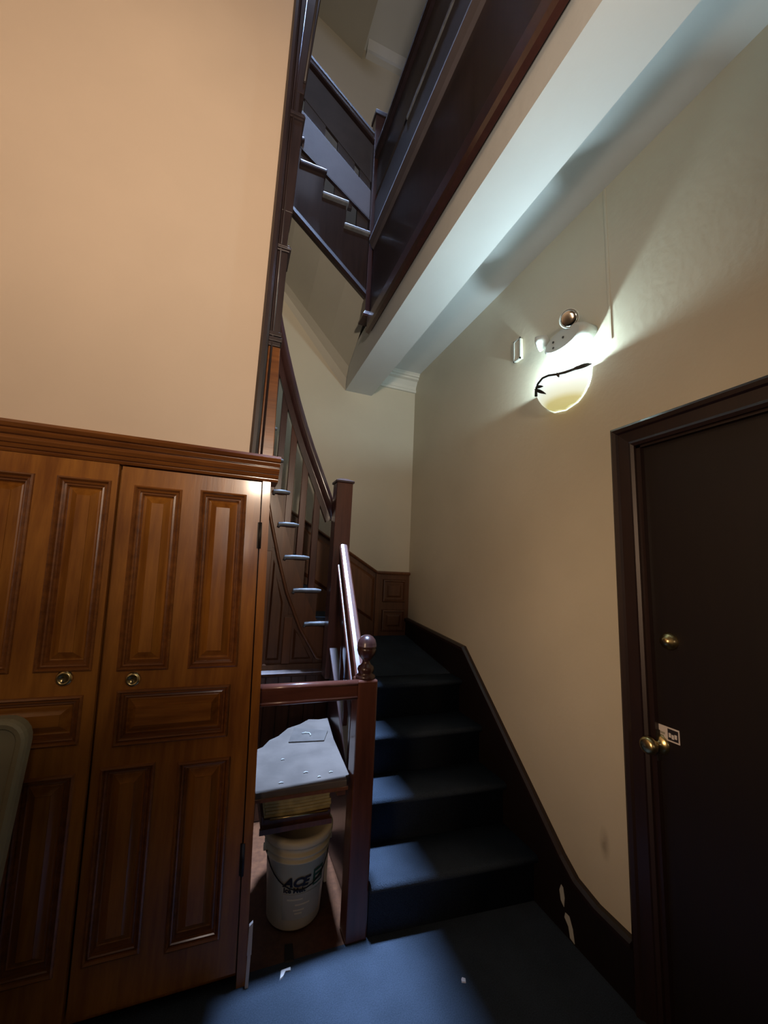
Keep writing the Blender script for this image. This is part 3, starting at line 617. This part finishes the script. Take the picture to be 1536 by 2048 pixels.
def patch(a0, a1, z0, z1, dr=0.001, n=14):
    mb = MB(); vs = []
    for i in range(n + 1):
        a = a0 + (a1 - a0) * i / n; vs += [cyl(a, z0, dr), cyl(a, z1, dr)]
    return mb.add(vs, [(2 * i, 2 * i + 2, 2 * i + 3, 2 * i + 1) for i in range(n)], True)
obj('label', patch(-0.58, 0.85, 0.045, 0.140), 'label', bu)
for z_, a0_, a1_ in ((0.118, -0.42, 0.1), (0.098, -0.15, 0.35), (0.078, -0.2, 0.17), (0.066, -0.15, 0.1)):
    obj('label_band', patch(a0_, a1_, z_, z_ + 0.006, 0.002, 8), 'bucket', bu)
def text_on_pail(body, a_c, z_c, size, name, shear=0.0, wscale=1.0, mat='black', bold=0.0):
    cu = bpy.data.curves.new(name, 'FONT'); cu.body = body; cu.size = size; cu.align_x = 'CENTER'; cu.shear = shear; cu.offset = bold; cu.resolution_u = 3
    to = bpy.data.objects.new(name + '_tmp', cu); C.objects.link(to)
    dg = bpy.context.evaluated_depsgraph_get(); me = bpy.data.meshes.new_from_object(to.evaluated_get(dg))
    bpy.data.objects.remove(to)
    bmx = bmesh.new(); bmx.from_mesh(me); bmesh.ops.triangulate(bmx, faces=bmx.faces)
    bmesh.ops.subdivide_edges(bmx, edges=[e for e in bmx.edges if e.calc_length() > 0.01], cuts=1)
    for v in bmx.verts:
        z = z_c + v.co.y; a = a_c + v.co.x * wscale / br(z); v.co = Vector(cyl(a, z, 0.0025)) - bc
    bmx.to_mesh(me); bmx.free(); me.materials.clear(); me.materials.append(M[mat])
    o = bpy.data.objects.new(name, me); C.objects.link(o); o.parent = bu
    return o
text_on_pail('ACE', -0.17, 0.171, 0.046, 'brand_lettering', 0.35, 1.15, bold=0.0022)
text_on_pail('Ice Melt', -0.20, 0.148, 0.026, 'product_lettering', 0.0, 1.05, bold=0.0010)
gl = obj('green_emblem', patch(0.42, 0.86, 0.155, 0.215, 0.002, 8), 'green', bu)
for k in range(3):
    obj('emblem_arrow', patch(0.47 + 0.02 * (k % 2), 0.78, 0.163 + 0.018 * k, 0.171 + 0.018 * k, 0.003, 6), 'label', gl)
# wire bail hanging across the front with ears
pts = []
for i in range(17):
    t = i / 16; a = -1.45 + 2.9 * t; zz = 0.275 - 0.115 * math.sin(math.pi * t) ** 0.9
    pts.append(cyl(a, zz, 0.006))
obj('bail_handle', MB().tube(pts, 0.0022, 6), 'iron', bu)
for s in (-1, 1):
    e = cyl(1.47 * s, 0.275, 0.004); obj('handle_ear', MB().lathe(e, [(0, -0.012), (0.014, -0.012), (0.014, 0.012), (0, 0.012)], 14, 'x'), 'bucket', bu)
# strip of white plastic beside the bucket
wsx = thing('plastic_strip', 'upright white plastic strip leaning behind the pail', 'strip', (0.545, 2.08, 0.0))
obj('strip', MB().box(0.548, 0.562, 2.03, 2.05, 0.0, 0.36), 'bucket', wsx, bevel=0.001)
for nm, lab, x, y, pts_, mt in [('carpet_scrap', 'dark grey scrap of carpet at the alcove threshold before the pail', 0.345, 1.715, [(-0.018, -0.02), (0.016, -0.025), (0.022, 0.05), (-0.008, 0.055)], 'iron'),
                       ('tape_scrap', 'torn pale tape scrap on the carpet edge before the pail', 0.325, 1.655, [(-0.022, -0.018), (-0.010, -0.012), (0.002, 0.006), (0.020, 0.004), (0.022, 0.016), (-0.014, 0.014)], 'paper'),
                       ('paper_crumb', 'tiny white paper crumb on the carpet in front of the steps', 0.93, 1.43, [(-0.010, -0.004), (0.004, -0.010), (0.010, 0.002), (0.0, 0.010), (-0.006, 0.006)], 'paper')]:
    t_ = thing(nm, lab, 'scrap', (x, y, 0.0))
    obj('scrap', MB().loft([(x + a, y + b_, 0.0005) for a, b_ in pts_], [(x + a * 0.9, y + b_ * 0.9, 0.005) for a, b_ in pts_]), mt, t_)
ps = thing('plastic_strip', 'narrow white plastic piece standing at the foot of the closet frame', 'strip', (0.192, 1.655, 0.0))
obj('strip', MB().hexa([(0.184, 1.645, 0.10), (0.199, 1.645, 0.10), (0.199, 1.656, 0.10), (0.184, 1.656, 0.10)], [(0.184, 1.645, 0.19), (0.196, 1.645, 0.20), (0.196, 1.656, 0.20), (0.184, 1.656, 0.19)]).box(0.186, 0.197, 1.646, 1.655, 0.0, 0.10), 'paper', ps)

# beige plastic panel leaning at the left frame edge
bp = thing('beige_plastic_panel', 'beige rounded plastic folding-table end standing against the left closet', 'folding table', (-0.90, 1.48, 0.0))
def rrect(x0, x1, z0, z1, r, n=6):
    pts = []
    for cx_, cz_, a0 in ((x1 - r, z1 - r, 0), (x0 + r, z1 - r, 90), (x0 + r, z0 + r, 180), (x1 - r, z0 + r, 270)):
        for k in range(n + 1):
            a = math.radians(a0 + 90 * k / n); pts.append((cx_ + r * math.cos(a), cz_ + r * math.sin(a)))
    return pts
def yy(z): return 1.42 + 0.15 * z
ins = [(0.0, 0.0), (0.004, -0.012), (0.012, -0.016), (0.024, -0.012), (0.030, -0.003), (0.034, -0.003)]
secs = []
for d, h in ins: secs.append([(x, yy(z) + h, z) for x, z in rrect(-1.30 + d, -0.512 - d, 0.012 + d, 0.970 - d, max(0.07 - d, 0.01))])
mb = MB(); n = len(secs[0])
back = [(x, yy(z) + 0.03, z) for x, z in rrect(-1.30, -0.512, 0.012, 0.970, 0.07)]
mb.sweep([back] + secs)
obj('tabletop', mb, 'beige', bp)
obj('foot', bx(-1.25, -1.20, 1.43, 1.47, 0.0, 0.06), 'beige', bp)
obj('foot', bx(-0.62, -0.57, 1.43, 1.47, 0.0, 0.06), 'beige', bp)

# ================================================================ WALL FITTINGS
# sconce: half-bowl of frosted glass
sc = thing('wall_sconce', 'glowing half-bowl glass sconce with a dark vine on the right wall', 'wall lamp', (XR, 1.402, 2.30))
def bowl(inset=0.0):
    vs = []; fs = []; nu, nv = 22, 10
    for j in range(nv + 1):
        t = j / nv; zz = 2.272 + 0.15 * t; k = math.sqrt(max(0, 1 - (1 - t) ** 2.2))
        for i in range(nu + 1):
            a = math.pi * i / nu
            vs.append((XR - 0.003 - max(0, 0.128 * k - inset) * math.sin(a), 1.402 - max(0, 0.152 * k - inset) * math.cos(a), zz + inset))
    for j in range(nv):
        for i in range(nu):
            a = j * (nu + 1) + i; fs.append((a, a + 1, a + nu + 2, a + nu + 1))
    return vs, fs
vs, fs = bowl(); mb = MB(); mb.add(vs, fs, True)
gm, nt, b0 = nodes('glowing_alabaster_glass')
n = noise(nt, 14, (1, 1, 1), 4)
tc = nt.nodes.new('ShaderNodeTexCoord'); sp_ = nt.nodes.new('ShaderNodeSeparateXYZ'); nt.links.new(tc.outputs['Object'], sp_.inputs[0])
mr = nt.nodes.new('ShaderNodeMapRange'); mr.inputs[1].default_value = 0.0; mr.inputs[2].default_value = 0.085; nt.links.new(sp_.outputs[2], mr.inputs[0])
rr_ = ramp(nt, mr.outputs[0], [(0.0, (0.50, 0.44, 0.16)), (0.25, (0.70, 0.72, 0.52)), (1.0, (0.88, 1.0, 0.98))])
nt.links.new(rr_.outputs[0], b0.inputs['Emission Color']); b0.inputs['Emission Strength'].default_value = 1.0
b0.inputs['Base Color'].default_value = (0.45, 0.50, 0.50, 1); b0.inputs['Roughness'].default_value = 0.3
M['glow'] = gm
sh_ = obj('glass_bowl', mb, 'glow', sc)
so_ = sh_.modifiers.new('thickness', 'SOLIDIFY'); so_.thickness = 0.004; so_.offset = -1
obj('back_plate', MB().lathe((XR - 0.006, 1.402, 2.35), [(0, 0), (0.05, 0), (0.05, 0.006), (0, 0.006)], 20, 'x'), 'plastic_white', sc)
M['bulb'] = emis('lit_bulb', (0.88, 1.0, 0.98), 6.0)
obj('bulb', MB().lathe((XR - 0.060, 1.402, 2.352), [(0, 0), (0.008, 0.002), (0.010, 0.015), (0.019, 0.03), (0.020, 0.042), (0.012, 0.054), (0, 0.058)], 14), 'bulb', sc)
def bsurf(a, z, d=0.006):
    t = (z - 2.272) / 0.15; k = math.sqrt(max(0, 1 - (1 - min(1, t)) ** 2.2))
    return (XR - 0.003 - (0.128 * k + d) * math.sin(a), 1.402 - (0.152 * k + d) * math.cos(a), z)
vine = [bsurf(2.30, 2.365), bsurf(2.10, 2.385), bsurf(1.90, 2.402), bsurf(1.65, 2.412), bsurf(1.40, 2.408), bsurf(1.15, 2.398), bsurf(0.90, 2.396), bsurf(0.62, 2.404)]
vn = obj('vine', MB().tube(vine, [0.008, 0.006, 0.005, 0.005, 0.005, 0.005, 0.006, 0.006], 7), 'iron', sc)
def leaf(a0, z0, a1, z1, wd):
    secs = []
    for k in range(9):
        t = k / 8; w_ = wd * max(0.06, math.sin(math.pi * t) ** 0.8); a_ = a0 + (a1 - a0) * t; z_ = z0 + (z1 - z0) * t
        dz = w_ * abs(math.cos(math.atan2(z1 - z0, 0.13 * abs(a1 - a0)))) + 0.001; da = w_ / 0.14 * abs(math.sin(math.atan2(z1 - z0, 0.13 * abs(a1 - a0))))
        zc = min(z_, 2.42)
        pa, pb2 = Vector(bsurf(a_ - da, zc, 0.012)), Vector(bsurf(a_ + da, zc, 0.012)); dd = Vector((0, 0, z_ - zc))
        q_ = Vector((-0.004 * math.sin(a_), -0.004 * math.cos(a_), 0))
        secs.append([pa + dd + Vector((0, 0, dz)), pb2 + dd - Vector((0, 0, dz)), pb2 + dd - Vector((0, 0, dz)) + q_, pa + dd + Vector((0, 0, dz)) + q_])
    return MB().sweep(secs)
obj('leaf', leaf(0.72, 2.398, 0.10, 2.425, 0.011), 'iron', vn)
obj('leaf', leaf(2.05, 2.385, 1.62, 2.332, 0.007), 'iron', vn)
obj('leaf', leaf(1.98, 2.388, 1.62, 2.368, 0.006), 'iron', vn)
obj('leaf', leaf(1.12, 2.400, 1.06, 2.378, 0.005), 'iron', vn)
lt = bpy.data.lights.new('sconce_bulb_light', 'POINT'); lt.energy = 22; lt.color = (0.70, 0.92, 1.0); lt.shadow_soft_size = 0.018
lo = bpy.data.objects.new('sconce_bulb_light', lt); C.objects.link(lo); lo.location = (XR - 0.060, 1.365, 2.418)

# emergency light above it
em = thing('emergency_light', 'white oval emergency light with two round lamp heads above the sconce', 'emergency light', (XR, 1.35, 2.55))
bd = []
EC = (1.340, 2.590)
for d, s in ((0.0, 1.0), (0.060, 1.0), (0.077, 0.93), (0.086, 0.80)):
    bd.append([(XR - d, EC[0] + 0.128 * s * math.cos(a) * (1 if True else 0), EC[1] + 0.058 * s * math.sin(a)) for a in [2 * math.pi * k / 32 for k in range(32)]])
mb = MB().sweep(bd, True); obj('housing', mb, 'plastic_white', em)
for (y, z) in ((1.392, 2.600), (1.392, 2.570), (1.330, 2.592)):
    obj('indicator', MB().lathe((XR - 0.086, y, z), [(0, -0.003), (0.005, -0.003), (0.006, 0.0), (0, 0)], 10, 'x'), 'iron', em)
def head(c, d, r):
    d = Vector(d).normalized(); q = d.to_track_quat('Z', 'Y').to_matrix(); c = Vector(c)
    def mk(prof, nn=22):
        mb = MB().lathe((0, 0, 0), prof, nn); mb.v = [tuple(q @ Vector(v) + c) for v in mb.v]; return mb
    h = obj('lamp_head', mk([(0, -0.055), (r * 0.55, -0.052), (r * 0.9, -0.03), (r * 1.08, -0.008), (r * 1.1, 0.004), (r * 0.98, 0.006), (r * 0.95, 0.0), (0.0, 0.0)]), 'plastic_white', em)
    obj('reflector', mk([(0.0, 0.001), (r * 0.3, 0.0012), (r * 0.75, 0.003), (r * 0.95, 0.006), (r * 0.80, 0.009), (r * 0.45, 0.0105), (0.0, 0.011)]), 'chrome', h)
    return h
head((XR - 0.098, 1.280, 2.655), (-0.75, -0.45, -0.45), 0.040)
head((XR - 0.085, 1.492, 2.648), (-0.45, 0.80, -0.15), 0.036)
obj('neck', MB().tube([(XR - 0.05, 1.29, 2.60), (XR - 0.08, 1.28, 2.66)], 0.012), 'plastic_white', em)
obj('neck', MB().tube([(XR - 0.04, 1.46, 2.62), (XR - 0.065, 1.485, 2.645)], 0.012), 'plastic_white', em)
# small raised wall box
wp = thing('wall_plate', 'small blank painted rectangular box left of the emergency light', 'wall box', (XR, 1.755, 2.71))
obj('box', bx(XR - 0.018, XR, 1.707, 1.762, 2.700, 2.826), 'plaster', wp, bevel=0.002)
a = MB(); yb0, yb1, zb0, zb1 = 1.704, 1.765, 2.697, 2.829
a.box(XR - 0.024, XR - 0.018, yb0, yb0 + 0.008, zb0, zb1).box(XR - 0.024, XR - 0.018, yb1 - 0.008, yb1, zb0, zb1).box(XR - 0.024, XR - 0.018, yb0, yb1, zb0, zb0 + 0.008).box(XR - 0.024, XR - 0.018, yb0, yb1, zb1 - 0.008, zb1)
obj('rim', a, 'plastic_white', wp)
# painted-over cable channel on the wall
cc = struct('trim_10', bx(XR - 0.0025, XR, 1.142, 1.156, 2.50, 3.26), 'wall_right', bevel=0.002, label='painted-over cable strip running up the wall')
